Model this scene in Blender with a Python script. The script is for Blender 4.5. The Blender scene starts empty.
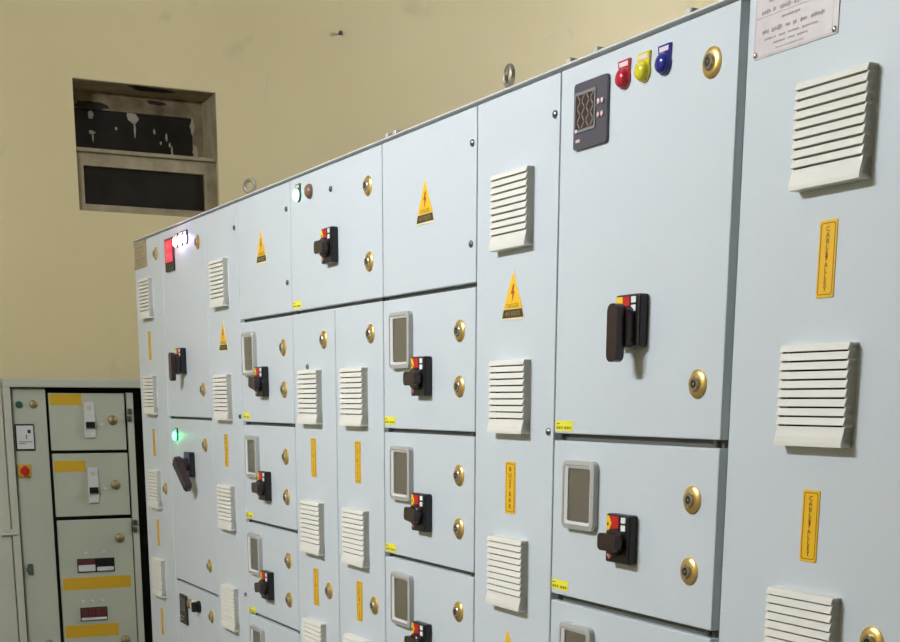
import bpy, bmesh, math, random
from mathutils import Matrix, Vector
random.seed(7)
scene = bpy.context.scene
COL = scene.collection
PI = math.pi

# ------------------------------------------------------------------ camera
FOCAL_PX, AXIS_Y = 1359.65, 722.99          # focal length and optical axis row in the 900x642 frame (photo is an upper crop)
cam_d = bpy.data.cameras.new('camera')
cam_d.sensor_fit = 'HORIZONTAL'; cam_d.sensor_width = 36.0
cam_d.lens = FOCAL_PX / 900 * 36.0
cam_d.shift_y = (AXIS_Y - 321.0) / 900.0
cam_d.clip_start = 0.02; cam_d.clip_end = 60
cam = bpy.data.objects.new('camera', cam_d); COL.objects.link(cam)
r_ = Vector((0.448329, 0.893863, 0.003298)); u_ = Vector((-0.207299, 0.100384, 0.973114)); b_ = Vector((0.869499, -0.436959, 0.230302))
cam.matrix_world = Matrix(((r_.x, u_.x, b_.x, 0), (r_.y, u_.y, b_.y, 0), (r_.z, u_.z, b_.z, 1.5), (0, 0, 0, 1)))
scene.camera = cam

# ------------------------------------------------------------------ world, exposure
w = bpy.data.worlds.new('world'); scene.world = w; w.use_nodes = True
w.node_tree.nodes['Background'].inputs[0].default_value = (0.5, 0.55, 0.6, 1)
w.node_tree.nodes['Background'].inputs[1].default_value = 0.02
scene.view_settings.view_transform = 'Standard'; scene.view_settings.look = 'None'
scene.view_settings.gamma = 1.0; scene.view_settings.use_curve_mapping = False
scene.view_settings.exposure = 2.0

# lamps of the room: fluorescent battens hung above the aisles (position, length, emission)
TUBES = [((-2.92, -1.30, 3.15), 1.2, 170.0, (0.965, 1.0, 1.085)),
         ((-4.7, 6.1, 3.80), 1.2, 132.0, (0.95, 1.0, 1.19))]

# ------------------------------------------------------------------ material helpers
def lin(c):
    return tuple(((v / 255) / 12.92 if v / 255 <= 0.04045 else ((v / 255 + 0.055) / 1.055) ** 2.4) for v in c)
def mat(name, rgb, rough=0.5, metal=0.0, var=0.0, vscale=6.0, bump=0.0, bscale=300.0, emit=None, estr=0.0, spec=0.5, coat=0.0):
    m = bpy.data.materials.new(name); m.use_nodes = True
    nt = m.node_tree; p = nt.nodes['Principled BSDF']
    c = lin(rgb)
    p.inputs['Base Color'].default_value = (*c, 1)
    p.inputs['Roughness'].default_value = rough; p.inputs['Metallic'].default_value = metal
    p.inputs['Specular IOR Level'].default_value = spec; p.inputs['Coat Weight'].default_value = coat
    if emit:
        p.inputs['Emission Color'].default_value = (*lin(emit), 1); p.inputs['Emission Strength'].default_value = estr
    if var or bump:
        tc = nt.nodes.new('ShaderNodeTexCoord')
    if var:
        n = nt.nodes.new('ShaderNodeTexNoise'); n.inputs['Scale'].default_value = vscale; n.inputs['Detail'].default_value = 6
        nt.links.new(tc.outputs['Object'], n.inputs['Vector'])
        r = nt.nodes.new('ShaderNodeValToRGB')
        r.color_ramp.elements[0].position = 0.3; r.color_ramp.elements[1].position = 0.7
        r.color_ramp.elements[0].color = (*[v * (1 - var) for v in c], 1)
        r.color_ramp.elements[1].color = (*[min(1, v * (1 + var)) for v in c], 1)
        nt.links.new(n.outputs['Fac'], r.inputs['Fac']); nt.links.new(r.outputs['Color'], p.inputs['Base Color'])
    if bump:
        n2 = nt.nodes.new('ShaderNodeTexNoise'); n2.inputs['Scale'].default_value = bscale; n2.inputs['Detail'].default_value = 3
        nt.links.new(tc.outputs['Object'], n2.inputs['Vector'])
        b = nt.nodes.new('ShaderNodeBump'); b.inputs['Strength'].default_value = bump; b.inputs['Distance'].default_value = 0.001
        nt.links.new(n2.outputs['Fac'], b.inputs['Height']); nt.links.new(b.outputs['Normal'], p.inputs['Normal'])
    return m
def glass_mat(name, tint, gloss_rough=0.06):
    m = bpy.data.materials.new(name); m.use_nodes = True
    nt = m.node_tree; nt.nodes.clear()
    o = nt.nodes.new('ShaderNodeOutputMaterial'); mx = nt.nodes.new('ShaderNodeMixShader')
    t = nt.nodes.new('ShaderNodeBsdfTransparent'); t.inputs[0].default_value = (*tint, 1)
    g = nt.nodes.new('ShaderNodeBsdfGlossy'); g.inputs['Roughness'].default_value = gloss_rough
    f = nt.nodes.new('ShaderNodeLayerWeight'); f.inputs[0].default_value = 0.5
    pw = nt.nodes.new('ShaderNodeMath'); pw.operation = 'POWER'; pw.inputs[1].default_value = 3.0
    ml = nt.nodes.new('ShaderNodeMath'); ml.operation = 'MULTIPLY_ADD'; ml.inputs[1].default_value = 0.55; ml.inputs[2].default_value = 0.04
    nt.links.new(f.outputs['Facing'], pw.inputs[0]); nt.links.new(pw.outputs[0], ml.inputs[0]); nt.links.new(ml.outputs[0], mx.inputs[0]); nt.links.new(t.outputs[0], mx.inputs[1]); nt.links.new(g.outputs[0], mx.inputs[2])
    nt.links.new(mx.outputs[0], o.inputs[0])
    return m

PAINT = mat('panel_paint', (206, 214, 218), 0.38, var=0.012, vscale=3, bump=0.10, bscale=260)
FRAME = mat('panel_frame_paint', (178, 183, 183), 0.5)
ROOF = mat('roof_sheet_paint', (222, 222, 216), 0.35)
IVORY = mat('louvre_plastic', (226, 224, 212), 0.45)
SLOT = mat('louvre_backing', (58, 56, 50), 0.9)
BLACK = mat('black_plastic', (24, 24, 26), 0.35)
MAROON = mat('knob_plastic', (50, 37, 38), 0.26)
BLUEGREY = mat('blue_grey_plastic', (62, 82, 108), 0.4)
RED = mat('red_print', (196, 30, 34), 0.4)
YEL = mat('yellow_print', (244, 208, 40), 0.45)
WHITE = mat('white_print', (238, 238, 238), 0.4)
BRASS = mat('brass', (234, 200, 122), 0.32, 0.85)
AGED = mat('aged_brass', (150, 138, 98), 0.5, 0.6)
CHROME = mat('chrome', (214, 210, 202), 0.18, 1.0)
DARKM = mat('dark_slot', (36, 32, 30), 0.5)
SCREW = mat('zinc_screw', (120, 124, 124), 0.3, 0.9)
SIGNY = mat('sign_yellow', (246, 196, 44), 0.45)
SIGNPALE = mat('sign_cream_edge', (238, 226, 190), 0.5)
SIGNBAND = mat('sign_brown_band', (74, 60, 24), 0.5)
SIGNRED = mat('sign_bolt', (170, 66, 20), 0.5)
SIGNTXT = mat('sign_lettering', (150, 108, 20), 0.5)
BANDTXT = mat('band_lettering', (176, 156, 96), 0.5)
PLATEY = mat('label_yellow', (240, 188, 36), 0.42)
PLATETXT = mat('label_lettering', (98, 66, 14), 0.5)
PLATELINE = mat('label_border', (150, 112, 20), 0.5)
STICK = mat('sticker_yellow', (246, 238, 62), 0.5)
STICKTXT = mat('sticker_lettering', (150, 146, 40), 0.6)
CLEAR = mat('clear_plastic_frame', (180, 180, 175), 0.15, coat=0.4)
CLEAR2 = mat('clear_plastic_rim', (220, 219, 214), 0.12, coat=0.5)
TAUPE = mat('window_backing', (122, 116, 107), 0.7, var=0.06, vscale=40)
GLASS = glass_mat('window_glass', (0.93, 0.93, 0.92))
BEZEL = mat('meter_bezel', (84, 82, 92), 0.3)
LCD = mat('meter_lcd', (62, 54, 50), 0.18)
LCDEDGE = mat('meter_lcd_edge', (132, 130, 132), 0.3)
LCDSEG = mat('meter_segments', (128, 116, 108), 0.4)
BTN = mat('meter_button', (208, 180, 180), 0.4)
LRED = mat('red_lens', (190, 28, 56), 0.15, coat=0.5); LYEL = mat('yellow_lens', (222, 210, 40), 0.15, coat=0.5); LBLUE = mat('blue_lens', (34, 42, 140), 0.15, coat=0.5)
TAG = mat('legend_print', (222, 206, 206), 0.4)
LITW = mat('lit_pink_lens', (255, 210, 220), 0.3, emit=(255, 150, 170), estr=9)
LITY = mat('lit_white_lens', (255, 245, 240), 0.3, emit=(255, 240, 250), estr=12)
LITB = mat('lit_violet_lens', (200, 190, 255), 0.3, emit=(160, 140, 255), estr=11)
LITG = mat('lit_green_lens', (60, 255, 150), 0.3, emit=(50, 255, 140), estr=5)
LITG2 = mat('lit_pale_green_lens', (200, 255, 230), 0.3, emit=(190, 255, 228), estr=0.8)
LITR = mat('red_led_display', (120, 10, 20), 0.3, emit=(255, 30, 60), estr=0.39)
LITRD = mat('red_led_digit', (255, 70, 90), 0.3, emit=(255, 90, 110), estr=0.48)
BROWNB = mat('brown_button', (134, 104, 82), 0.35)
CREAM = mat('cream_button', (214, 200, 160), 0.4)
ALU = mat('nameplate_metal', (206, 200, 198), 0.4, 0.15, var=0.05, vscale=25)
ALUTXT = mat('nameplate_print', (164, 150, 146), 0.5)
ALUBR = mat('bronze_nameplate', (168, 158, 134), 0.45, 0.2)
STEEL = mat('eyebolt_steel', (190, 186, 172), 0.3, 0.9)
OLD = mat('old_cabinet_paint', (180, 184, 163), 0.42, var=0.05, vscale=4)
OLDF = mat('old_cabinet_frame', (188, 188, 170), 0.45, var=0.05, vscale=4)
OLDIN = mat('cabinet_interior_shade', (40, 40, 36), 0.8)  # near-black colour paints in the shade of the unlit cabinet inside
TAPE = mat('yellow_tape', (206, 164, 32), 0.5)
BRKW = mat('breaker_white', (204, 206, 200), 0.45)
GREENB = mat('green_button', (34, 92, 60), 0.35)
DARKGLASS = mat('sooty_pane', (34, 31, 27), 0.3, var=0.35, vscale=9)
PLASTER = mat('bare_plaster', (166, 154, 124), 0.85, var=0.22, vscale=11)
WOODD = mat('sooty_frame', (132, 118, 90), 0.8, var=0.45, vscale=12)
WOODF = mat('painted_frame', (150, 138, 108), 0.7, var=0.25, vscale=14)
DRIP = mat('paint_drip', (176, 168, 150), 0.7)
SOOT = mat('soot_patch', (52, 46, 36), 0.9)
PLASTIC_W = mat('lamp_housing', (230, 230, 228), 0.5)

def wall_mat(name, rgb):
    m = bpy.data.materials.new(name); m.use_nodes = True
    nt = m.node_tree; p = nt.nodes['Principled BSDF']; p.inputs['Roughness'].default_value = 0.62
    tc = nt.nodes.new('ShaderNodeTexCoord')
    n1 = nt.nodes.new('ShaderNodeTexNoise'); n1.inputs['Scale'].default_value = 0.9; n1.inputs['Detail'].default_value = 5
    n2 = nt.nodes.new('ShaderNodeTexNoise'); n2.inputs['Scale'].default_value = 3.2; n2.inputs['Detail'].default_value = 4; n2.inputs['Distortion'].default_value = 0.6
    r1 = nt.nodes.new('ShaderNodeValToRGB'); c = lin(rgb)
    r1.color_ramp.elements[0].position = 0.3; r1.color_ramp.elements[1].position = 0.72
    r1.color_ramp.elements[0].color = (c[0] * .95, c[1] * .945, c[2] * .92, 1); r1.color_ramp.elements[1].color = (c[0] * 1.04, c[1] * 1.04, c[2] * 1.05, 1)
    r2 = nt.nodes.new('ShaderNodeValToRGB')
    r2.color_ramp.elements[0].position = 0.64; r2.color_ramp.elements[1].position = 0.80
    r2.color_ramp.elements[0].color = (0, 0, 0, 1); r2.color_ramp.elements[1].color = (.28, .28, .28, 1)
    mx = nt.nodes.new('ShaderNodeMixRGB'); mx.inputs[2].default_value = (*lin((128, 116, 84)), 1)
    for n in (n1, n2): nt.links.new(tc.outputs['Object'], n.inputs['Vector'])
    nt.links.new(n1.outputs['Fac'], r1.inputs['Fac']); nt.links.new(n2.outputs['Fac'], r2.inputs['Fac'])
    nt.links.new(r2.outputs['Color'], mx.inputs[0]); nt.links.new(r1.outputs['Color'], mx.inputs[1]); nt.links.new(mx.outputs[0], p.inputs['Base Color'])
    n3 = nt.nodes.new('ShaderNodeTexNoise'); n3.inputs['Scale'].default_value = 60; n3.inputs['Detail'].default_value = 4
    b = nt.nodes.new('ShaderNodeBump'); b.inputs['Strength'].default_value = 0.12; b.inputs['Distance'].default_value = 0.004
    nt.links.new(tc.outputs['Object'], n3.inputs['Vector']); nt.links.new(n3.outputs['Fac'], b.inputs['Height']); nt.links.new(b.outputs['Normal'], p.inputs['Normal'])
    return m
WALL = wall_mat('cream_wall', (220, 205, 156))
FLOORM = mat('concrete_floor', (96, 94, 88), 0.6, var=0.1, vscale=2)
CEILM = mat('ceiling_white', (170, 168, 160), 0.8)

# ------------------------------------------------------------------ mesh helpers (local frame: X right, -Y out of the face, Z up)
def finish(bm, name, m, smooth=False):
    bmesh.ops.recalc_face_normals(bm, faces=bm.faces)
    me = bpy.data.meshes.new(name); bm.to_mesh(me); bm.free()
    me.materials.append(m)
    if smooth:
        for p in me.polygons: p.use_smooth = True
        me.set_sharp_from_angle(angle=math.radians(38))
    return me
def box(bm, x0, x1, y0, y1, z0, z1, bev=0.0, seg=1):
    g = bmesh.ops.create_cube(bm, size=1.0)
    for v in g['verts']:
        v.co = Vector(((x0 + x1) / 2 + v.co.x * (x1 - x0), (y0 + y1) / 2 + v.co.y * (y1 - y0), (z0 + z1) / 2 + v.co.z * (z1 - z0)))
    if bev:
        es = {e for v in g['verts'] for e in v.link_edges}
        bmesh.ops.bevel(bm, geom=list(es), offset=bev, segments=seg, profile=0.5, affect='EDGES')
def prism(bm, pts, a0, a1, axis='y'):
    """polygon pts extruded between a0 and a1; axis y: pts are (x,z); axis x: pts are (y,z)"""
    if axis == 'y': f = lambda p, a: (p[0], a, p[1])
    else: f = lambda p, a: (a, p[0], p[1])
    A = [bm.verts.new(f(p, a0)) for p in pts]; B = [bm.verts.new(f(p, a1)) for p in pts]
    bm.faces.new(A); bm.faces.new(B[::-1]); n = len(pts)
    for i in range(n): bm.faces.new((A[i], A[(i + 1) % n], B[(i + 1) % n], B[i]))
def lathe(bm, prof, n=20, cx=0, cz=0, sx=1.0, sz=1.0):
    """profile of (radius, y) turned about the Y axis"""
    rings = []
    for r, y in prof:
        if r < 1e-6: rings.append([bm.verts.new((cx, y, cz))])
        else: rings.append([bm.verts.new((cx + sx * r * math.cos(2 * PI * k / n), y, cz + sz * r * math.sin(2 * PI * k / n))) for k in range(n)])
    for a, b in zip(rings, rings[1:]):
        for k in range(n):
            k2 = (k + 1) % n
            if len(a) == 1 and len(b) == 1: continue
            if len(a) == 1: bm.faces.new((a[0], b[k], b[k2]))
            elif len(b) == 1: bm.faces.new((a[k], a[k2], b[0]))
            else: bm.faces.new((a[k], a[k2], b[k2], b[k]))
    if len(rings[0]) > 1: bm.faces.new(rings[0])
    if len(rings[-1]) > 1: bm.faces.new(rings[-1])
def rr(wd, ht, r, n=4, cx=0, cz=0):
    pts = []
    for (sx, sz, a0) in ((1, 1, 0), (-1, 1, 90), (-1, -1, 180), (1, -1, 270)):
        for k in range(n + 1):
            a = math.radians(a0 + 90 * k / n)
            pts.append((cx + sx * (wd / 2 - r) + r * math.cos(a), cz + sz * (ht / 2 - r) + r * math.sin(a)))
    return pts
def ring(bm, outer, inner, y0, y1, y1i=None):
    """frame between two loops of equal length, from y0 (back) to y1 (front)"""
    y1i = y1 if y1i is None else y1i
    n = len(outer)
    O0 = [bm.verts.new((p[0], y0, p[1])) for p in outer]; O1 = [bm.verts.new((p[0], y1, p[1])) for p in outer]
    I1 = [bm.verts.new((p[0], y1i, p[1])) for p in inner]; I0 = [bm.verts.new((p[0], y0, p[1])) for p in inner]
    for k in range(n):
        j = (k + 1) % n
        for a, b in ((O0, O1), (O1, I1), (I1, I0), (I0, O0)): bm.faces.new((a[k], a[j], b[j], b[k]))
def mk(fn, name, m, smooth=False):
    bm = bmesh.new(); fn(bm); return finish(bm, name, m, smooth)
def text_mesh(s, size, m, name='lettering', stack=False, pitch=0.0, sx=1.0):
    """flat lettering centred on the origin in the XZ plane, facing -Y"""
    cu = bpy.data.curves.new('t', 'FONT'); cu.body = s; cu.size = size; cu.align_x = 'CENTER'; cu.align_y = 'CENTER'; cu.resolution_u = 2
    if stack: cu.body = '\n'.join(s); cu.space_line = pitch / size
    ob = bpy.data.objects.new('t', cu); COL.objects.link(ob)
    dg = bpy.context.evaluated_depsgraph_get(); me = bpy.data.meshes.new_from_object(ob.evaluated_get(dg))
    bpy.data.objects.remove(ob); bpy.data.curves.remove(cu)
    xs = [v.co.x for v in me.vertices]; ys = [v.co.y for v in me.vertices]
    ox, oy = (min(xs) + max(xs)) / 2, (min(ys) + max(ys)) / 2
    for v in me.vertices: v.co = Vector(((v.co.x - ox) * sx, 0, v.co.y - oy))
    me.name = name; me.materials.clear(); me.materials.append(m)
    return me
def quads_mesh(rects, m, name, y=0.0):
    """flat print: list of (x0,x1,z0,z1)"""
    bm = bmesh.new()
    for x0, x1, z0, z1 in rects: bm.faces.new([bm.verts.new(p) for p in ((x0, y, z0), (x1, y, z0), (x1, y, z1), (x0, y, z1))])
    me = bpy.data.meshes.new(name); bm.to_mesh(me); bm.free(); me.materials.append(m); return me

def inst(name, me, parent=None, loc=(0, 0, 0), rot=(0, 0, 0), label=None):
    o = bpy.data.objects.new(name, me); COL.objects.link(o)
    o.location = loc; o.rotation_euler = rot
    if parent: o.parent = parent
    if label: o['label'] = label
    return o
def thing(name, label, cat, loc=(0, 0, 0), rz=0, group=None):
    o = bpy.data.objects.new(name, None); COL.objects.link(o); o.location = loc; o.rotation_euler = (0, 0, rz)
    o.empty_display_size = 0.1
    o['label'] = label; o['category'] = cat
    if group: o['group'] = group
    return o
def struct(name, me, label=None):
    o = inst(name, me); o['kind'] = 'structure'
    if label: o['label'] = label
    return o

# ------------------------------------------------------------------ the room
WX, XR, YF, YB, ZC = -6.9, 5.0, -4.4, 8.6, 4.3        # back wall seen in the photo is x = WX
V0, V1, W0, W1 = 1.492, 2.180, 2.376, 2.958            # ventilator opening: y range, z range
def wall_bm(bm):
    # boxes round the ventilator opening, joined as one wall
    box(bm, WX - 0.35, WX, YF, V0, 0, ZC); box(bm, WX - 0.35, WX, V1, YB, 0, ZC)
    box(bm, WX - 0.35, WX, V0, V1, 0, W0); box(bm, WX - 0.35, WX, V0, V1, W1, ZC)
struct('wall_left', mk(wall_bm, 'wall_left', WALL), 'cream painted wall with a ventilator opening')
struct('wall_right', mk(lambda b: box(b, XR, XR + 0.2, YF, YB, 0, ZC), 'wall_right', WALL))
struct('wall_front', mk(lambda b: box(b, WX - 0.35, XR + 0.2, YF - 0.2, YF, 0, ZC), 'wall_front', WALL))
struct('wall_back', mk(lambda b: box(b, WX - 0.35, XR + 0.2, YB, YB + 0.2, 0, ZC), 'wall_back', WALL))
struct('floor', mk(lambda b: box(b, WX - 0.35, XR + 0.2, YF - 0.2, YB + 0.2, -0.15, 0), 'floor', FLOORM))
struct('ceiling', mk(lambda b: box(b, WX - 0.35, XR + 0.2, YF - 0.2, YB + 0.2, ZC, ZC + 0.15), 'ceiling', CEILM))

# ventilator, built facing +X (local X -> world Y, local -Y -> world +X)
win = bpy.data.objects.new('window_1', None); COL.objects.link(win); win.location = (WX, V0, W0); win.rotation_euler = (0, 0, PI / 2)
win['kind'] = 'structure'; win['label'] = 'grimy two pane ventilator window high in the cream wall'
VW, VH = V1 - V0, W1 - W0; LZ = 0.272                 # ledge height above the sill
def led(bm):
    box(bm, 0.002, VW - 0.002, 0.012, 0.24, LZ - 0.006, LZ + 0.012, 0.003)
inst('ledge', mk(led, 'ledge', WOODF), win)
def upper_frame(bm):
    box(bm, 0.002, VW - 0.002, 0.225, 0.26, VH - 0.085, VH - 0.002); box(bm, VW - 0.055, VW - 0.002, 0.225, 0.26, LZ + 0.012, VH - 0.085)
    box(bm, 0.002, 0.03, 0.225, 0.26, LZ + 0.012, VH - 0.085)
uf = inst('upper_frame', mk(upper_frame, 'upper_frame', WOODD), win)
inst('pane', mk(lambda b: box(b, 0.03, VW - 0.055, 0.236, 0.246, LZ + 0.013, VH - 0.086), 'pane', DARKGLASS), win)
def lower_frame(bm):
    box(bm, 0.004, VW - 0.004, 0.03, 0.07, LZ - 0.065, LZ - 0.008); box(bm, 0.004, VW - 0.004, 0.03, 0.07, 0.001, 0.035)
    box(bm, 0.004, 0.036, 0.03, 0.07, 0.035, LZ - 0.065); box(bm, VW - 0.062, VW - 0.004, 0.03, 0.07, 0.035, LZ - 0.065)
inst('lower_frame', mk(lower_frame, 'lower_frame', WOODF), win)
inst('pane', mk(lambda b: box(b, 0.036, VW - 0.062, 0.052, 0.06, 0.0355, LZ - 0.0655), 'pane', DARKGLASS), win)
def blob(bm, cx, cz, wd, ht, y=0.0, n=18, jag=0.5, dep=0.003):
    rnd = random.Random(int(cx * 1000 + cz * 77))
    prism(bm, [(cx + wd / 2 * math.cos(2 * PI * k / n) * (1 - jag * rnd.random()), cz + ht / 2 * math.sin(2 * PI * k / n) * (1 - jag * rnd.random())) for k in range(n)], y, y + dep)
for cx, cz, wd, ht in ((0.13, 0.47, 0.03, 0.06), (0.13, 0.392, 0.04, 0.022), (0.135, 0.37, 0.012, 0.05), (0.335, 0.475, 0.07, 0.075), (0.342, 0.425, 0.014, 0.09), (0.50, 0.40, 0.014, 0.05), (0.525, 0.335, 0.012, 0.06), (0.515, 0.365, 0.016, 0.03), (0.47, 0.37, 0.012, 0.02), (0.25, 0.42, 0.016, 0.02), (0.44, 0.42, 0.014, 0.03)):
    inst('paint_drip', mk(lambda b: blob(b, cx, cz, wd, ht), 'paint_drip', DRIP), win, (0, 0.2325, 0))
for cx, cz, wd, ht in ((0.60, 0.46, 0.03, 0.1), (0.61, 0.34, 0.03, 0.09)):
    inst('paint_drip', mk(lambda b: blob(b, cx, cz, wd, ht), 'paint_drip', DRIP), win, (0.03, 0.2215, 0))
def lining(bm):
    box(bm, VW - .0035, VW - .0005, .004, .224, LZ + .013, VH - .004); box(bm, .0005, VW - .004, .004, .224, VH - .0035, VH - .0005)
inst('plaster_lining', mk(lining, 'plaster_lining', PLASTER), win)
# soot smudges on the soffit and lintel of the opening
def soffit_soot(bm):
    for cx, cy, wd, dp in ((0.40, 0.07, 0.23, 0.10), (0.32, 0.035, 0.12, 0.05)):
        rnd = random.Random(int(cx * 99)); n = 18
        vs = [bm.verts.new((cx + wd / 2 * math.cos(2 * PI * k / n) * (1 - .2 * rnd.random()), cy + dp / 2 * math.sin(2 * PI * k / n) * (1 - .2 * rnd.random()), 0)) for k in range(n)]
        bm.faces.new(vs); 
inst('soot_smudge', mk(soffit_soot, 'soot_smudge', SOOT), win, (0, 0, VH - 0.0046))
inst('soot_smudge', mk(lambda b: (blob(b, 0.12, VH - 0.07, 0.2, 0.05), blob(b, 0.02, VH - 0.05, 0.05, 0.1), blob(b, 0.44, VH - 0.03, 0.12, 0.03)), 'soot_smudge', SOOT), win, (0.012, 0.2215, 0))
# a nail left in the wall
nail = inst('nail', mk(lambda b: lathe(b, [(0.004, 0), (0.004, -0.02), (0.012, -0.021), (0.012, -0.024), (0, -0.025)], 10), 'nail', SCREW), None, (WX, 2.831, 3.292), (0, 0, PI / 2))
nail['label'] = 'small dark nail sticking out of the cream wall above the switchboard'; nail['category'] = 'nail'

# ------------------------------------------------------------------ lamps of the room
for k, (loc, ln, es, colr) in enumerate(TUBES):
    t = thing('tube_light', ['white fluorescent batten hung above the switchboard aisle', 'white fluorescent batten hung in the room behind the switchboard',
                             'white fluorescent batten near the old cabinet'][k], 'lamp', loc, math.radians(12) if k == 0 else 0.0)
    inst('housing', mk(lambda b: box(b, -ln / 2 - .02, ln / 2 + .02, -.03, .03, .03, .09, .006), 'housing', PLASTIC_W), t)
    for s in (-1, 1):
        inst('suspension_rod', mk(lambda b: box(b, s * ln * .35 - .004, s * ln * .35 + .004, -.004, .004, .09, ZC - loc[2]), 'suspension_rod', PLASTIC_W), t)
    em = bpy.data.materials.new('tube_glow_%d' % k); em.use_nodes = True
    p = em.node_tree.nodes['Principled BSDF']; p.inputs['Base Color'].default_value = (.9, .9, .9, 1)
    p.inputs['Emission Color'].default_value = (*colr, 1); p.inputs['Emission Strength'].default_value = es
    bm = bmesh.new(); n = 10
    A = [[bm.verts.new((sx * ln / 2, .019 * math.cos(2 * PI * q / n), .019 * math.sin(2 * PI * q / n))) for q in range(n)] for sx in (-1, 1)]
    for q in range(n): bm.faces.new((A[0][q], A[0][(q + 1) % n], A[1][(q + 1) % n], A[1][q]))
    bm.faces.new(A[0]); bm.faces.new(A[1])
    inst('tube', finish(bm, 'tube', em), t)

# ------------------------------------------------------------------ shared fittings
LOCK = mk(lambda b: lathe(b, [(.0235, 0), (.0235, -.002), (.0205, -.0045), (.0165, -.0056), (.0140, -.0060), (0, -.0060)], 28), 'lock', BRASS, True)
BARREL = mk(lambda b: lathe(b, [(.0130, -.0055), (.0128, -.0085), (.0112, -.0100), (.0070, -.0102), (.0066, -.0088), (0, -.0088)], 20), 'barrel', CHROME, True)
KEYPIN = mk(lambda b: (lathe(b, [(.0066, -.0085), (.0066, -.0092), (0, -.0092)], 12), ), 'keyhole', DARKM)
KEYPOST = mk(lambda b: lathe(b, [(.0024, -.0090), (.0024, -.0101), (0, -.0102)], 10), 'key_post', CHROME)
def lock(root, x, z, y=0.0, s=1.0):
    o = inst('lock', LOCK, root, (x, y, z)); o.scale = (s, s, s)
    inst('barrel', BARREL, o); inst('keyhole', KEYPIN, o); inst('key_post', KEYPOST, o)
SCR = mk(lambda b: lathe(b, [(.0075, 0), (.0070, -.003), (.0045, -.0052), (0, -.0058)], 14), 'screw', SCREW, True)
def screw(root, x, z, y=0.0): inst('screw', SCR, root, (x, y, z))

LW, LH = 0.145, 0.1455
def vent_body(bm):
    box(bm, 0, .004, -.0158, 0, 0.004, LH - .003); box(bm, LW - .004, LW, -.0158, 0, 0.004, LH - .003)
    prism(bm, [(0, LH), (-.0150, LH), (-.0166, LH - .0015), (-.0194, .1357), (-.003, .1357), (0, .1357)], 0, LW, 'x')
    prism(bm, [(0, .0284), (-.0160, .0284), (-.0172, .0220), (-.0196, .0140), (-.0210, .0060), (-.0212, 0), (0, 0)], 0, LW, 'x')
VENT = mk(vent_body, 'louvre_vent', IVORY)
VBACK = mk(lambda b: box(b, .0042, LW - .0042, -.0028, -.0006, .0284, .1357), 'backing', SLOT)
def slat_bm(bm):
    prism(bm, [(-.0028, 0), (-.0160, 0), (-.0194, -.0101), (-.0194, -.0104), (-.0028, -.0104)], 0, LW, 'x')
SLAT = mk(slat_bm, 'slat', IVORY)
def vent(root, x, z):
    o = inst('louvre_vent', VENT, root, (x, 0, z)); inst('backing', VBACK, o)
    for i in range(8): inst('slat', SLAT, o, (0, 0, .1344 - .0012 - .0131 * i))

PW, PH = .074, .088
SWP = mk(lambda b: (box(b, -PW / 2, PW / 2, -.020, 0, -PH / 2, PH / 2, .0035, 2),), 'rotary_switch', BLACK)
KHUB = lambda b: lathe(b, [(.0245, -.019), (.0240, -.031), (.0225, -.0325), (0, -.0325)], 28)
def knob_bm(bm):
    KHUB(bm); prism(bm, rr(.058, .031, .009, 4), -.030, -.043)
KNOB = mk(knob_bm, 'knob', MAROON, True)
def lever_bm(bm):
    prism(bm, rr(.050, .072, .018, 5, 0, -.012), -.019, -.034)
    o1 = rr(.031, .098, .013, 4, 0, -.021); prism(bm, o1, -.034, -.051)
LEVER = mk(lever_bm, 'lever', MAROON, True)
def sq(x0, x1, z0, z1): return mk(lambda b: prism(b, [(x0, z0), (x1, z0), (x1, z1), (x0, z1)], -.0207, -.0199), 'q', RED)
LABY = mk(lambda b: prism(b, [(-.034, .014), (-.026, .014), (-.018, .027), (-.026, .0405), (-.034, .0405)], -.0207, -.0199), 'yellow_label', YEL)
LABY2 = mk(lambda b: prism(b, [(-.034, .012), (-.014, .012), (-.014, .0405), (-.034, .0405)], -.0207, -.0199), 'yellow_label', YEL)
LABR = mk(lambda b: prism(b, [(-.0258, .0138), (.005, .0138), (.005, .0405), (-.0258, .0405), (-.0175, .027)], -.0207, -.0199), 'red_label', RED)
LABR2 = mk(lambda b: prism(b, [(-.0136, .008), (.008, .008), (.008, .0405), (-.0136, .0405)], -.0207, -.0199), 'red_label', RED)
LABW = mk(lambda b: prism(b, rr(.0145, .0105, .0015, 2), -.0207, -.0199), 'white_label', WHITE)
DOT = mk(lambda b: prism(b, [(-.0075, 0), (0, -.0075), (.0075, 0), (0, .0075)], -.0207, -.0199), 'red_mark', mat('pale_red_print', (206, 120, 122), 0.4))
HAZ = mk(lambda b: prism(b, [(-.0035, -.003), (.0035, -.003), (0, .004)], -.0210, -.0206), 'hazard_mark', DARKM)
def rotary(root, x, z, kind='knob', ang=0.0, plate=None):
    """x,z: plate centre"""
    o = inst('rotary_switch', plate or SWP, root, (x, 0, z))
    big = kind == 'lever'
    inst('yellow_label', LABY2 if big else LABY, o); inst('hazard_mark', HAZ, o, (-.024 if big else -.029, 0, .026)); inst('red_label', LABR2 if big else LABR, o)
    inst('white_label', LABW, o, (.0195, 0, .0345)); inst('white_label', LABW, o, (.0195, 0, .0205))
    if not big: inst('red_mark', DOT, o, (-.0235, 0, -.031))
    inst('lever' if big else 'knob', LEVER if big else KNOB, o, (0, 0, 0 if big else -.005), (0, ang, 0))
    return o

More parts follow.
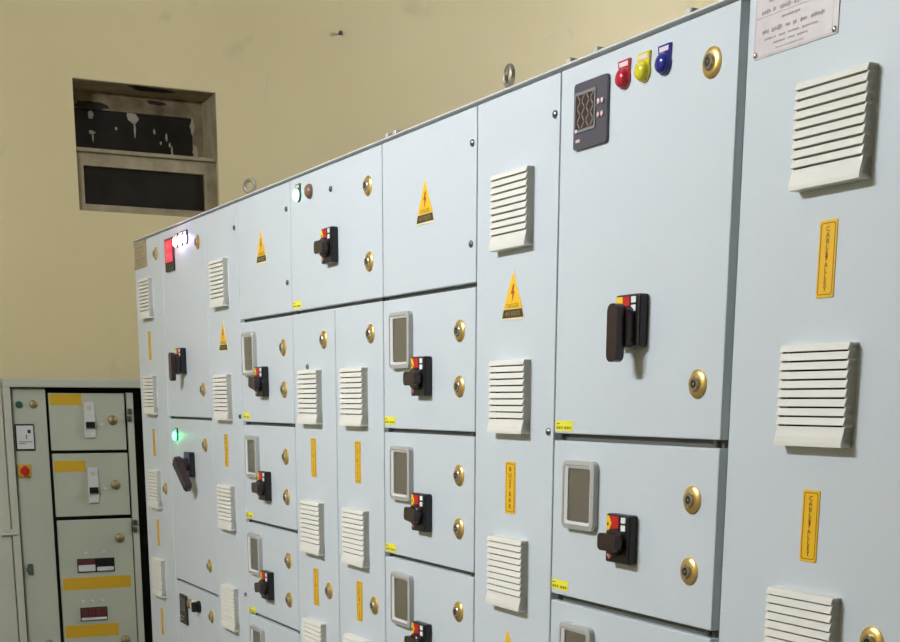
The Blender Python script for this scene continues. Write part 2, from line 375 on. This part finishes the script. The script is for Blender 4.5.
IW, IH = .112, .129
IWF = mk(lambda b: ring(b, rr(IW, IH, .013), rr(IW - .016, IH - .016, .009), 0, -.012, -.0135), 'inspection_window', CLEAR, True)
IWR = mk(lambda b: ring(b, rr(IW - .0175, IH - .0175, .008), rr(.078, .100, .004), 0, -.0125, -.0095), 'rim', CLEAR2, True)
IWB = mk(lambda b: box(b, -.0395, .0395, -.0068, 0, -.0505, .0505), 'backing', TAUPE)
IWG = mk(lambda b: box(b, -.0388, .0388, -.0085, -.0075, -.0498, .0498), 'glass', GLASS)
def inspect(root, x, z):
    o = inst('inspection_window', IWF, root, (x, 0, z)); inst('rim', IWR, o); inst('backing', IWB, o); inst('glass', IWG, o)

TRI = mk(lambda b: prism(b, [(-.0475, 0), (.0475, 0), (.002, .096), (-.002, .096)], -.0012, 0), 'warning_sign', SIGNPALE)
TRIY = mk(lambda b: prism(b, [(-.0385, .0215), (.0385, .0215), (.001, .090), (-.001, .090)], -.0016, -.0010), 'yellow_field', SIGNY)
TRIB = mk(lambda b: prism(b, [(-.0435, .004), (.0435, .004), (.0375, .0205), (-.0375, .0205)], -.0016, -.0010), 'text_band', SIGNBAND)
BOLT = mk(lambda b: prism(b, [(.002, .070), (-.008, .050), (-.001, .052), (-.004, .033), (.008, .056), (.001, .054), (.006, .066)], -.0020, -.0015), 'lightning_bolt', SIGNRED)
T_DANGER = text_mesh('DANGER', .0125, SIGNTXT); T_VOLT = text_mesh('415 VOLTS', .0125, BANDTXT)
def sign(root, x, z):
    o = inst('warning_sign', TRI, root, (x, 0, z))
    inst('yellow_field', TRIY, o); inst('text_band', TRIB, o); inst('lightning_bolt', BOLT, o)
    inst('lettering', T_DANGER, o, (0, -.0019, .0275)); inst('lettering', T_VOLT, o, (0, -.0019, .0122))

NW, NH = .036, .106
NPL = mk(lambda b: prism(b, rr(NW, NH, .002, 2), -.0014, 0), 'name_plate', PLATEY)
NLINE = mk(lambda b: ring(b, rr(NW - .006, NH - .007, .004, 3), rr(NW - .0085, NH - .0095, .003, 3), -.0012, -.0018), 'border_line', PLATELINE)
T_CABLE = text_mesh('CABLE ALLEY', .0098, PLATETXT, stack=True, pitch=.0082, sx=1.3)
T_BUS = text_mesh('BUS BAR', .0125, PLATETXT, stack=True, pitch=.0128, sx=1.3)
SMALLBOLT = mk(lambda b: prism(b, [(.0015, .006), (-.003, -.001), (-.0005, 0), (-.0015, -.006), (.003, .001), (.0005, 0)], -.0021, -.0014), 'bolt_symbol', SIGNRED)
def plate(root, x, z, txt='cable', wd=1.0):
    """x,z: centre"""
    o = inst('name_plate', NPL, root, (x, 0, z)); o.scale = (wd, 1, 1)
    inst('border_line', NLINE, o)
    inst('lettering', T_CABLE if txt == 'cable' else T_BUS, o, (0, -.0019, 0)); inst('bolt_symbol', SMALLBOLT, o, (0, 0, .003))
STK = mk(lambda b: prism(b, rr(.063, .019, .0012, 2, .0315, .0095), -.0006, 0), 'feeder_label', STICK)
STKT = quads_mesh([(.004, .016, .0125, .0150), (.004, .011, .0035, .0085), (.013, .019, .0035, .0085), (.022, .027, .0035, .0085), (.033, .040, .0035, .0085), (.042, .050, .0035, .0085), (.052, .057, .0035, .0085)], STICKTXT, 'print', -.0009)
def sticker(root, x, z):
    o = inst('feeder_label', STK, root, (x, 0, z)); inst('print', STKT, o)

def lamp_base(m): return mk(lambda b: (prism(b, [(-.0155, .002), (.0155, .002), (.0175, .029), (-.0175, .029)], -.004, 0), lathe(b, [(.0175, 0), (.0175, -.0045), (.0160, -.006), (0, -.006)], 22)), 'indicator_lamp', m)
def lamp_lens(m): return mk(lambda b: lathe(b, [(.0158, -.0055), (.0155, -.0090), (.0130, -.0130), (.0075, -.0155), (0, -.0162)], 22), 'lens', m, True)
LTAG = quads_mesh([(-.013, .013, .0185, .0260)], TAG, 'legend')
_lc = {}
def lamp(root, x, z, m, base=None):
    k = (m.name, (base or m).name)
    if k not in _lc: _lc[k] = (lamp_base(base or m), lamp_lens(m))
    o = inst('indicator_lamp', _lc[k][0], root, (x, 0, z)); inst('lens', _lc[k][1], o); inst('legend', LTAG, o, (0, -.0046, 0))
BUT = mk(lambda b: lathe(b, [(.019, 0), (.019, -.006), (.016, -.010), (.012, -.0135), (0, -.0145)], 20), 'push_button', BROWNB, True)

EYE_bm = bmesh.new()
def torus(bm, R, r, cz, n=24, k=8):
    g = []
    for i in range(n):
        a = 2 * PI * i / n
        g.append([bm.verts.new((math.cos(a) * (R + r * math.cos(2 * PI * j / k)), r * math.sin(2 * PI * j / k), cz + math.sin(a) * (R + r * math.cos(2 * PI * j / k)))) for j in range(k)])
    for i in range(n):
        for j in range(k): bm.faces.new((g[i][j], g[(i + 1) % n][j], g[(i + 1) % n][(j + 1) % k], g[i][(j + 1) % k]))
torus(EYE_bm, .0180, .0058, .036); box(EYE_bm, -.012, .012, -.012, .012, 0, .010, .002)
EYE = finish(EYE_bm, 'lifting_eye', STEEL, True)
RBOLT = mk(lambda b: (box(b, -.008, .008, -.008, .008, 0, .009, .0015),), 'roof_bolt', mat('bolt_zinc', (208, 206, 196), 0.4, 0.3))

# ------------------------------------------------------------------ the switchboard
FY, TOPZ, DEP, DT = 1.4, 2.1018, 0.9, 0.020            # face plane, top edge, depth, door thickness
PINM = mk(lambda b: box(b, -.004, .004, .004, .014, -.011, .001), 'hinge_pin', SCREW)
GASKET = mat('rubber_gasket', (92, 94, 88), 0.8)
def cubicle(label, x0, x1):
    """Empty at the floor on the face plane; local x from 0 to x1-x0; returns root"""
    root = thing('switchboard_cubicle', label, 'electrical panel', (x0, FY, 0), 0, 'cubicles of the grey switchboard')
    W = x1 - x0
    def body(bm):
        box(bm, .0004, W - .0004, DT, DEP, .08, TOPZ - .0036)
    inst('carcass', mk(body, 'carcass', FRAME), root)
    inst('plinth', mk(lambda b: box(b, .0004, W - .0004, .03, DEP - .02, 0, .08), 'plinth', BLACK), root)
    inst('roof_sheet', mk(lambda b: box(b, .0010, W - .0010, -.003, DEP, TOPZ - .0034, TOPZ, .0008), 'roof_sheet', ROOF), root)
    return root
def door(root, xa, xb, za, zb, name='door', pins=True):
    """local extents of a folded sheet door"""
    inst(name, mk(lambda b: box(b, xa, xb, 0, DT - .0015, za, zb, .0022, 2), name, PAINT), root)
    if za > .15: inst('gasket', mk(lambda b: box(b, xa + .004, xb - .004, DT - .007, DT - .0002, za - .013, za + .004), 'gasket', GASKET), root)
    if pins and name == 'door' and za > .3:
        inst('hinge_pin', PINM, root, (xa + .018, 0, za)); inst('hinge_pin', PINM, root, (xb - .018, 0, za))
DTOP = TOPZ - .0095
B = [-5.545, -5.144, -4.600, -4.260, -3.7895, -3.156, -2.670, -2.338, -1.796, -1.352]
G = .0024
def eye(root, x, y=.035, rz=0.0): inst('lifting_eye', EYE, root, (x, y, TOPZ), (0, 0, rz))
def rbolt(root, x, y=.006): inst('roof_bolt', RBOLT, root, (x, y, TOPZ))

# --- cable alley cubicles at both ends
RIV = mk(lambda b: lathe(b, [(.0075, 0), (.0070, -.003), (.0045, -.0052), (0, -.0058)], 14), 'rivet', CHROME, True)
def cable_end(label, x0, x1, vx, zs, lx, lzs, bronze, locks, np_x, labw):
    r = cubicle(label, x0, x1); W = x1 - x0
    door(r, G, W - G, .1, DTOP)
    for z in zs: vent(r, vx - x0, z)
    for z in lzs: plate(r, lx - x0, z, 'cable', labw)
    for lx_, lz_ in locks: lock(r, lx_ - x0, lz_)
    n = inst('rating_plate', mk(lambda b: prism(b, rr(.182, .100, .003, 2), -.0015, 0), 'rating_plate', ALUBR if bronze else ALU), r, (np_x - x0, 0, 2.0035 + .045 if not bronze else 2.043))
    rows = []
    for zc, h, words in ((.026, .006, ((-.06, -.035), (-.03, .0), (.004, .03), (.036, .05))), (.012, .008, ((-.075, -.055), (-.05, -.045), (-.035, -.01), (-.004, .012), (.02, .034))),
                         (-.002, .005, ((-.03, .01),)), (-.0155, .008, ((-.072, -.058), (-.052, -.028), (-.02, -.01), (-.004, .004), (.012, .026), (.034, .062))),
                         (-.026, .004, ((-.066, -.04), (-.034, -.02), (-.014, .01), (.016, .05))), (-.034, .004, ((-.046, -.02), (-.014, .0), (.006, .03))), (-.042, .003, ((-.04, .02),))):
        for a, b2 in words:
            while a < b2 - .001:                      # worn illegible print: short strokes, one per letter
                lw_ = random.uniform(.0016, .0034) * (h / .006) ** .5; hh = h / 2 * random.uniform(.55, .95)
                rows.append((a, min(b2, a + lw_), zc - hh, zc + hh * random.uniform(.5, 1.0))); a += lw_ + .0009
    if not bronze:
        inst('green_tag', mk(lambda b: box(b, -.010, .010, -.004, -.0016, -.022, .022, .0008), 'green_tag', mat('pale_green_tag', (226, 246, 206), 0.4)), n, (.084, 0, .030))
        inst('border_line', quads_mesh([(-.088, .088, .0048, .0056), (-.088, .088, -.0480, -.0474), (-.0885, -.0879, -.048, .048), (.0795, .0801, -.048, .005)], ALUTXT, 'border_line', -.0017), n)
    inst('print', quads_mesh(rows, ALUTXT if not bronze else SIGNTXT, 'print', -.0018), n)
    for sx in (-1, 1):
        for sz in (-1, 1):
            q = inst('rivet', RIV, n, (sx * .085, -.0015, sz * .044)); q.scale = (.6, .6, .6)
    return r
s0 = cable_end('narrow end cubicle with bronze rating plate, farthest away, beside the old taped cabinet', B[0], B[1], -5.435, [1.803, 1.447, 1.089, .740, .38], -5.368, [1.704, 1.339, .989, .632], True, [(-5.222, 2.028), (-5.23, 1.169)], -5.444, .85)
s8 = cable_end('end cubicle nearest the camera with aluminium rating plate and three cable alley louvres', B[8], B[9], -1.657, [1.798, 1.437, 1.076, .715, .354], -1.588, [1.700, 1.320, .940, .580], False, [(-1.443, 1.166)], -1.686, 1.0)

# --- bus bar cubicles
def busbar(label, x0, x1, vx, zs, tris, labs, lx, scr, labw=1.0):
    r = cubicle(label, x0, x1); W = x1 - x0
    door(r, G, W - G, .1, DTOP, 'cover')
    for z in zs: vent(r, vx - x0, z)
    for x, z in tris: sign(r, x - x0, z)
    for z in labs: plate(r, lx - x0, z, 'bus', labw)
    for x, z in scr: screw(r, x - x0, z)
    return r
s2 = busbar('farther bus bar cubicle, narrow and louvred, right of the lit indicator lamps', B[2], B[3], -4.510, [1.794, 1.437, 1.080, .742, .40], [(-4.437, 1.656)], [1.339], -4.443, [(-4.286, 2.021), (-4.286, 1.45), (-4.286, .878)])
s6 = busbar('nearer bus bar cubicle with danger triangle between louvres, left of the tall lever door', B[6], B[7], -2.576, [1.797, 1.436, 1.076, .715, .354], [(-2.507, 1.661), (-2.510, .932)], [1.325], -2.508, [(-2.355, 2.022), (-2.357, 1.442), (-2.357, .86)], 1.15)
eye(s6, -2.600 - B[6], rz=math.radians(-6))

# --- feeder cubicles
def feeder_row(r, x0, ztop, wx, px, lkx, stx, wz=(-.041, -.170), pz=-.190, lz=(-.096, -.214), stz=-.302, ang=0.0):
    inspect(r, wx - x0, ztop + (wz[0] + wz[1]) / 2)
    rotary(r, px - x0, ztop + pz, 'knob', ang)
    for q in lz: lock(r, lkx - x0, ztop + q)
    sticker(r, stx - x0, ztop + stz)
ROWS = [1.7455, 1.4350, 1.1285, .8300, .5250, .2200]
def feeders(label, x0, x1, wx, px, lkx, stx, tri, scr, angs=(0, 0, 0, 0, 0)):
    r = cubicle(label, x0, x1); W = x1 - x0
    door(r, G, W - G, ROWS[0], DTOP, 'cover_plate')
    sign(r, tri[0] - x0, tri[1])
    for x, z in scr: screw(r, x - x0, z)
    for i in range(5):
        door(r, G, W - G, ROWS[i + 1], ROWS[i] - .0100)
        feeder_row(r, x0, ROWS[i], wx, px, lkx, stx, ang=angs[i])
    door(r, G, W - G, .1, ROWS[5] - .01, 'cover_plate')
    return r
s3 = feeders('farther of two feeder cubicles, stacked switch doors left of the middle louvred doors', B[3], B[4], -4.163, -4.040, -3.868, -4.256, (-4.038, 1.896), [(-3.816, 2.022), (-3.820, 1.826)], (.2, .0, -.15, 0, 0))
eye(s3, -4.231 - B[3], rz=math.radians(40))
s5 = feeders('nearer of the two feeder cubicles, a stack of doors with clear windows and rotary switches', B[5], B[6], -3.040, -2.919, -2.743, -3.150, (-2.917, 1.888), [(-2.689, 2.023), (-2.692, 1.824)], (0, .1, .05, 0, 0))
rbolt(s5, .030); rbolt(s5, .075)

# --- bus coupler cubicle: one wide door over two narrow alley doors
x0, x1 = B[4], B[5]
s4 = cubicle('middle cubicle with one wide rotary switch door above two narrow louvred cable alley doors', x0, x1); W = x1 - x0
door(s4, G, W - G, ROWS[0], DTOP)
XM = -3.470 - x0
door(s4, G, XM - G, .1, ROWS[0] - .009); door(s4, XM + G, W - G, .1, ROWS[0] - .009)
lamp(s4, -3.716 - x0, 2.046, LITG2, GREENB)
b = inst('push_button', BUT, s4, (-3.630 - x0, 0, 2.046)); screw(s4, -3.480 - x0, 2.033)
rotary(s4, -3.473 - x0, 1.893, 'knob', 0.0)
for lx, lz in ((-3.239, 2.010), (-3.235, 1.834), (-3.549, 1.660), (-3.540, .982), (-3.231, 1.663), (-3.223, .983)): lock(s4, lx - x0, lz)
sticker(s4, -3.780 - x0, 1.752)
for vx in (-3.714, -3.399):
    for z in (1.437, 1.078, .738, .38): vent(s4, vx - x0, z)
for lx in (-3.642, -3.323):
    for z in (1.345, .981): plate(s4, lx - x0, z, 'cable')
screw(s4, -3.674 - x0, 1.592)

# --- incomer cubicles
def digital_meter(r, x, z, lit=False):
    o = inst('digital_meter', mk(lambda b: prism(b, rr(.110, .112, .006, 3), -.006, 0), 'digital_meter', BEZEL if not lit else BLACK), r, (x, 0, z))
    if lit:
        inst('display', mk(lambda b: box(b, -.043, .043, -.0072, -.006, -.024, .049), 'display', LITR), o)
        inst('digits', text_mesh('8 8 8', .028, LITRD, 'digits'), o, (0, -.0076, .030)); inst('digits', text_mesh('8 8 8', .028, LITRD, 'digits'), o, (0, -.0076, -.004))
        return o
    inst('screen_edge', mk(lambda b: ring(b, rr(.070, .068, .003, 2), rr(.062, .058, .002, 2), -.0055, -.0075), 'screen_edge', LCDEDGE), o, (-.016, 0, .006))
    sc = inst('screen', mk(lambda b: box(b, -.031, .031, -.0066, -.0058, -.029, .029), 'screen', LCD), o, (-.016, 0, .006))
    def segs(bm):
        for i in range(4):
            for j in range(5):
                cx, cz = -.021 + .0145 * i, -.022 + .0115 * j; a = math.radians(48 if (i + j) % 2 else -52)
                dx, dz = .0064 * math.cos(a), .0064 * math.sin(a); nx, nz = -.0016 * math.sin(a), .0016 * math.cos(a)
                bm.faces.new([bm.verts.new((cx + sx * dx + t * nx, -.0069, cz + sx * dz + t * nz)) for sx, t in ((-1, -1), (1, -1), (1, 1), (-1, 1))])
    inst('segments', mk(segs, 'segments', LCDSEG), o, (-.016, 0, .006))
    for i in (0, 1):
        for j in (0, 1):
            inst('button', mk(lambda b: lathe(b, [(.0045, -.006), (.0045, -.0085), (0, -.009)], 10), 'button', BTN), o, (.030 + .012 * i, 0, -.008 + .022 * j))
    inst('print', quads_mesh([(-.046, -.032, -.044, -.039)], BTN, 'print', -.0064), o)
    inst('led', mk(lambda b: lathe(b, [(.003, -.006), (.003, -.0075), (0, -.008)], 8), 'led', WHITE), o, (-.044, 0, -.024))
    return o
x0, x1 = B[7], B[8]
s7 = cubicle('nearer incomer cubicle with a tall lever switch door and red, yellow and blue unlit lamps', x0, x1); W = x1 - x0
door(s7, G, W - .0190, 1.4400, DTOP)
digital_meter(s7, -2.2255 - x0, 2.002)
for x, m in ((-2.128, LRED), (-2.069, LYEL), (-2.010, LBLUE)): lamp(s7, x + .004 - x0, 2.040, m)
lock(s7, -1.879 - x0, 2.017); lock(s7, -1.880 - x0, 1.529)
rotary(s7, -2.066 - x0, 1.6375, 'lever', 0.0)
sticker(s7, -2.331 - x0, 1.445)
tops = [1.4400, 1.1270, .8300, .5250, .2200]
for i in range(4):
    door(s7, G, W - .0190, tops[i + 1], tops[i] - .0135)
    feeder_row(s7, x0, tops[i] - .006, -2.227, -2.076, -1.881, -2.334, wz=(-.043, -.172), pz=-.176, lz=(-.094, -.214), stz=-.297)
door(s7, G, W - .019, .1, tops[4] - .0135, 'cover_plate')
for x in (-2.315, -2.225, -1.95): rbolt(s7, x - x0, .008)

x0, x1 = B[1], B[2]
s1 = cubicle('farther incomer cubicle with lit indicator lamps, red lit display and a second lever door below', x0, x1); W = x1 - x0
door(s1, G, W - G, 1.4420, DTOP)
digital_meter(s1, -5.024 - x0, 2.006, True)
for x, m in ((-4.930, LITW), (-4.872, LITY), (-4.814, LITB)): lamp(s1, x - x0, 2.040, m, BLACK)
for lz in (2.017, 1.536, 1.350, .930): lock(s1, -4.682 - x0, lz)
rotary(s1, -4.912 - x0, 1.637, 'lever', 0.0)
door(s1, G, W - G, .8360, 1.4330)
lamp(s1, -5.040 - x0, 1.372, LITG, BLACK)
SWPB = mk(lambda b: (box(b, -PW / 2, PW / 2, -.020, 0, -PH / 2, PH / 2, .0035, 2),), 'rotary_switch', BLUEGREY)
o = inst('rotary_switch', SWP, s1, (-4.855 - x0, 0, 1.276))
inst('blue_label', mk(lambda b: prism(b, [(-.034, .004), (.034, .004), (.034, .0405), (-.034, .0405)], -.0207, -.0199), 'blue_label', BLUEGREY), o)
def pistol(bm):
    """pistol grip: arm straight out of the plate, grip swung down to the right and back towards the door"""
    prism(bm, rr(.046, .046, .016, 4), -.019, -.050)
    p0, p1 = Vector((-.004, -.054, .012)), Vector((.064, -.034, -.086)); d = (p1 - p0).normalized(); sd = d.cross(Vector((0, 1, 0))).normalized(); up = sd.cross(d)
    vs = []
    for p, wd, th in ((p0 - d * .012, .012, .010), (p0, .020, .014), (p1 - d * .012, .016, .012), (p1, .011, .008)):
        vs.append([bm.verts.new(p + sd * a * wd + up * b2 * th) for a, b2 in ((-1, -1), (1, -1), (1, 1), (-1, 1))])
    for A, Bq in zip(vs, vs[1:]):
        for k in range(4): bm.faces.new((A[k], A[(k + 1) % 4], Bq[(k + 1) % 4], Bq[k]))
    bm.faces.new(vs[0]); bm.faces.new(vs[-1])
inst('lever', mk(pistol, 'lever', MAROON), o)
door(s1, G, W - G, .21, .8270)
m3 = inst('relay_unit', mk(lambda b: box(b, -.046, .046, -.008, 0, -.056, .056, .003), 'relay_unit', BLACK), s1, (-5.030 - x0, 0, .728))
inst('display', mk(lambda b: box(b, -.034, .034, -.0092, -.008, -.005, .044), 'display', LCD), m3)
inst('print', quads_mesh([(-.03, -.01, -.03, -.025), (0, .012, -.03, -.025), (-.03, .0, -.042, -.038)], BTN, 'print', -.0084), m3)
inst('push_button', BUT, s1, (-4.945 - x0, 0, .760)); inst('push_button', mk(lambda b: lathe(b, [(.019, 0), (.019, -.006), (.016, -.016), (0, -.017)], 18), 'push_button', CREAM, True), s1, (-4.890 - x0, 0, .762))
inst('selector_knob', mk(lambda b: (lathe(b, [(.022, 0), (.022, -.008), (.016, -.010), (.016, -.012), (0, -.012)], 20), box(b, -.006, .006, -.03, -.01, -.018, .018, .002)), 'selector_knob', BLACK), s1, (-4.832 - x0, 0, .764))
lock(s1, -4.682 - x0, .748)
door(s1, G, W - G, .1, .2, 'cover_plate')

# ------------------------------------------------------------------ old distribution cabinet against the back wall (faces +X)
CX = -6.600
cab = thing('distribution_cabinet', 'old olive grey distribution cabinet with yellow taped doors in front of the cream wall', 'electrical panel', (CX, 1.034, 0), PI / 2)
CWD, CTOP, CD = .92, 1.594, .285                        # width (world y), height, depth
Y_ = lambda y: y - 1.034
def carc(bm):
    box(bm, 0, CWD, .05, CD, CTOP - .02, CTOP - .001); box(bm, 0, .018, .05, CD, .06, CTOP - .02); box(bm, CWD - .018, CWD, .05, CD, .06, CTOP - .02)
    box(bm, .018, CWD - .018, CD - .015, CD, .06, CTOP - .02); box(bm, 0, CWD, .05, CD, 0, .06)
inst('carcass', mk(carc, 'carcass', OLDIN), cab)
def fr(bm):
    box(bm, 0, CWD, 0, .05, CTOP - .038, CTOP, .003); box(bm, 0, .034, 0, .05, .0, CTOP - .038, .003)
    box(bm, CWD - .04, CWD, 0, .05, 0, CTOP - .038, .003); box(bm, .034, CWD - .04, 0, .05, 0, .06)
inst('frame', mk(fr, 'frame', OLDF), cab)
def odoor(ya, yb, za, zb, name='door'): return inst(name, mk(lambda b: box(b, Y_(ya), Y_(yb), 0, .018, za, zb, .003), name, OLD), cab, (0, .03, 0))
d0 = odoor(1.077, 1.229, .07, 1.551, 'control_panel')
d1 = odoor(1.242, 1.594, 1.268, 1.531); d2 = odoor(1.244, 1.596, .960, 1.254); d3 = odoor(1.246, 1.600, .07, .943)
def fit(par, me, name, y, z, dy=0.0): return inst(name, me, par, (Y_(y), dy, z))
fit(d0, mk(lambda b: lathe(b, [(.016, 0), (.016, -.008), (.012, -.014), (0, -.015)], 18), 'push_button', GREENB, True), 'push_button', 1.107, 1.478)
fit(d0, mk(lambda b: lathe(b, [(.019, 0), (.018, -.006), (.010, -.010), (0, -.011)], 18), 'lock', AGED, True), 'lock', 1.172, 1.480)
fit(d0, mk(lambda b: (box(b, -.044, .044, -.008, 0, -.060, .060, .003),), 'dial_meter', BLACK), 'dial_meter', 1.124, 1.331)
fit(d0, mk(lambda b: box(b, -.038, .038, -.0095, -.0078, -.053, .053), 'dial_face', BRKW), 'dial_face', 1.124, 1.331)
fit(d0, quads_mesh([(-.028, .03, -.022, -.019), (-.03, .0, -.030, -.0275), (.012, .026, .018, .034), (.004, .008, -.008, .012)], DARKM, 'dial_print', -.0100), 'dial_print', 1.124, 1.331)
fit(d0, mk(lambda b: (box(b, -.030, .030, -.006, 0, -.030, .030, .004),), 'isolator_plate', TAPE), 'isolator_plate', 1.112, 1.178)
fit(d0, mk(lambda b: (lathe(b, [(.020, -.006), (.020, -.014), (0, -.014)], 18), box(b, -.007, .007, -.028, -.012, -.024, .024, .002)), 'isolator_knob', RED), 'isolator_knob', 1.112, 1.178)
fit(d0, mk(lambda b: (box(b, -.012, .012, -.012, 0, -.026, .026, .003), box(b, -.02, -.006, -.02, -.01, -.01, .01, .002)), 'latch', SCREW), 'latch', 1.108, .720)
fit(d0, mk(lambda b: lathe(b, [(.019, 0), (.018, -.006), (.010, -.010), (0, -.011)], 18), 'lock', AGED, True), 'lock', 1.175, .360)
OLOCK = mk(lambda b: lathe(b, [(.023, 0), (.022, -.005), (.014, -.008), (.009, -.012), (0, -.0125)], 20), 'lock', AGED, True)
def tape(par, ya, yb, za, zb): inst('yellow_tape', mk(lambda b: box(b, Y_(ya), Y_(yb), -.0008, 0, za, zb), 'yellow_tape', TAPE), par)
tape(d1, 1.246, 1.392, 1.477, 1.527); tape(d2, 1.248, 1.394, 1.170, 1.221); tape(d3, 1.256, 1.582, .610, .668); tape(d3, 1.253, 1.510, .378, .438)
def breaker(par, y, z):
    fit(par, mk(lambda b: (box(b, -.024, .024, -.010, 0, -.082, .082, .002), box(b, -.024, .024, -.016, -.01, -.040, .035, .002)), 'breaker', BRKW), 'breaker', y, z)
    fit(par, mk(lambda b: box(b, -.021, .021, -.024, -.014, -.014, .014, .002), 'breaker_toggle', BLACK), 'breaker_toggle', y, z - .022)
    fit(par, mk(lambda b: lathe(b, [(.012, -.0102), (.012, -.011), (0, -.011)], 14), 'breaker_mark', OLDF), 'breaker_mark', y, z + .055)
breaker(d1, 1.424, 1.408); breaker(d2, 1.424, 1.104)
fit(d1, OLOCK, 'lock', 1.534, 1.407); fit(d2, OLOCK, 'lock', 1.532, 1.104); fit(d3, OLOCK, 'lock', 1.538, .850); fit(d3, OLOCK, 'lock', 1.540, .350)
for par, z in ((d1, 1.385), (d2, 1.086)): fit(par, mk(lambda b: lathe(b, [(.007, 0), (.006, -.003), (0, -.004)], 10), 'screw', BRKW), 'screw', 1.480, z)
def cutout(y0, y1, z0, z1, halves):
    inst('cutout_frame', mk(lambda b: box(b, Y_(y0), Y_(y1), -.0025, 0, z0, z1), 'cutout_frame', BLACK), d3)
    for a, b2, c0, c1, m in halves:
        inst('breaker', mk(lambda b: box(b, Y_(a), Y_(b2), -.010, -.0026, c0, c1, .0015), 'breaker', m), d3)
MAR2 = mat('dark_red_print', (92, 44, 42), 0.5)
cutout(1.328, 1.506, .692, .758, [(1.332, 1.412, .697, .728, BRKW), (1.332, 1.412, .730, .754, MAR2), (1.420, 1.500, .697, .716, BRKW), (1.420, 1.456, .720, .754, BLACK), (1.460, 1.500, .720, .754, BLACK)])
cutout(1.329, 1.459, .456, .522, [(1.333, 1.364, .475, .518, MAR2), (1.366, 1.396, .475, .518, MAR2), (1.398, 1.426, .475, .518, MAR2), (1.428, 1.455, .475, .518, MAR2), (1.333, 1.455, .460, .473, BRKW)])
for y, z in ((1.370, .785), (1.458, .785), (1.345, .552), (1.390, .552), (1.437, .552)):
    fit(d3, mk(lambda b: lathe(b, [(.008, 0), (.007, -.003), (0, -.004)], 10), 'screw', BRKW), 'screw', y, z)
inst('inner_stile', mk(lambda b: box(b, Y_(1.606), Y_(1.636), .034, .050, .06, CTOP - .06), 'inner_stile', OLDF), cab)
for z in (1.430, .905):
    inst('hinge', mk(lambda b: (box(b, Y_(1.603), Y_(1.622), .018, .034, z - .03, z - .004, .002), box(b, Y_(1.606), Y_(1.624), .018, .034, z + .004, z + .03, .002)), 'hinge', SCREW), cab)
od = inst('open_door', mk(lambda b: box(b, -.72, -.004, .004, .024, .03, CTOP - .012, .003), 'open_door', OLDF), cab)
inst('latch_handle', mk(lambda b: (box(b, -.050, .022, -.012, -.002, .886, .898, .003), box(b, -.05, -.035, -.004, .004, .882, .902), lathe(b, [(.010, 0), (.010, -.010), (0, -.012)], 12, -.004, .905)), 'latch_handle', OLDF), od)
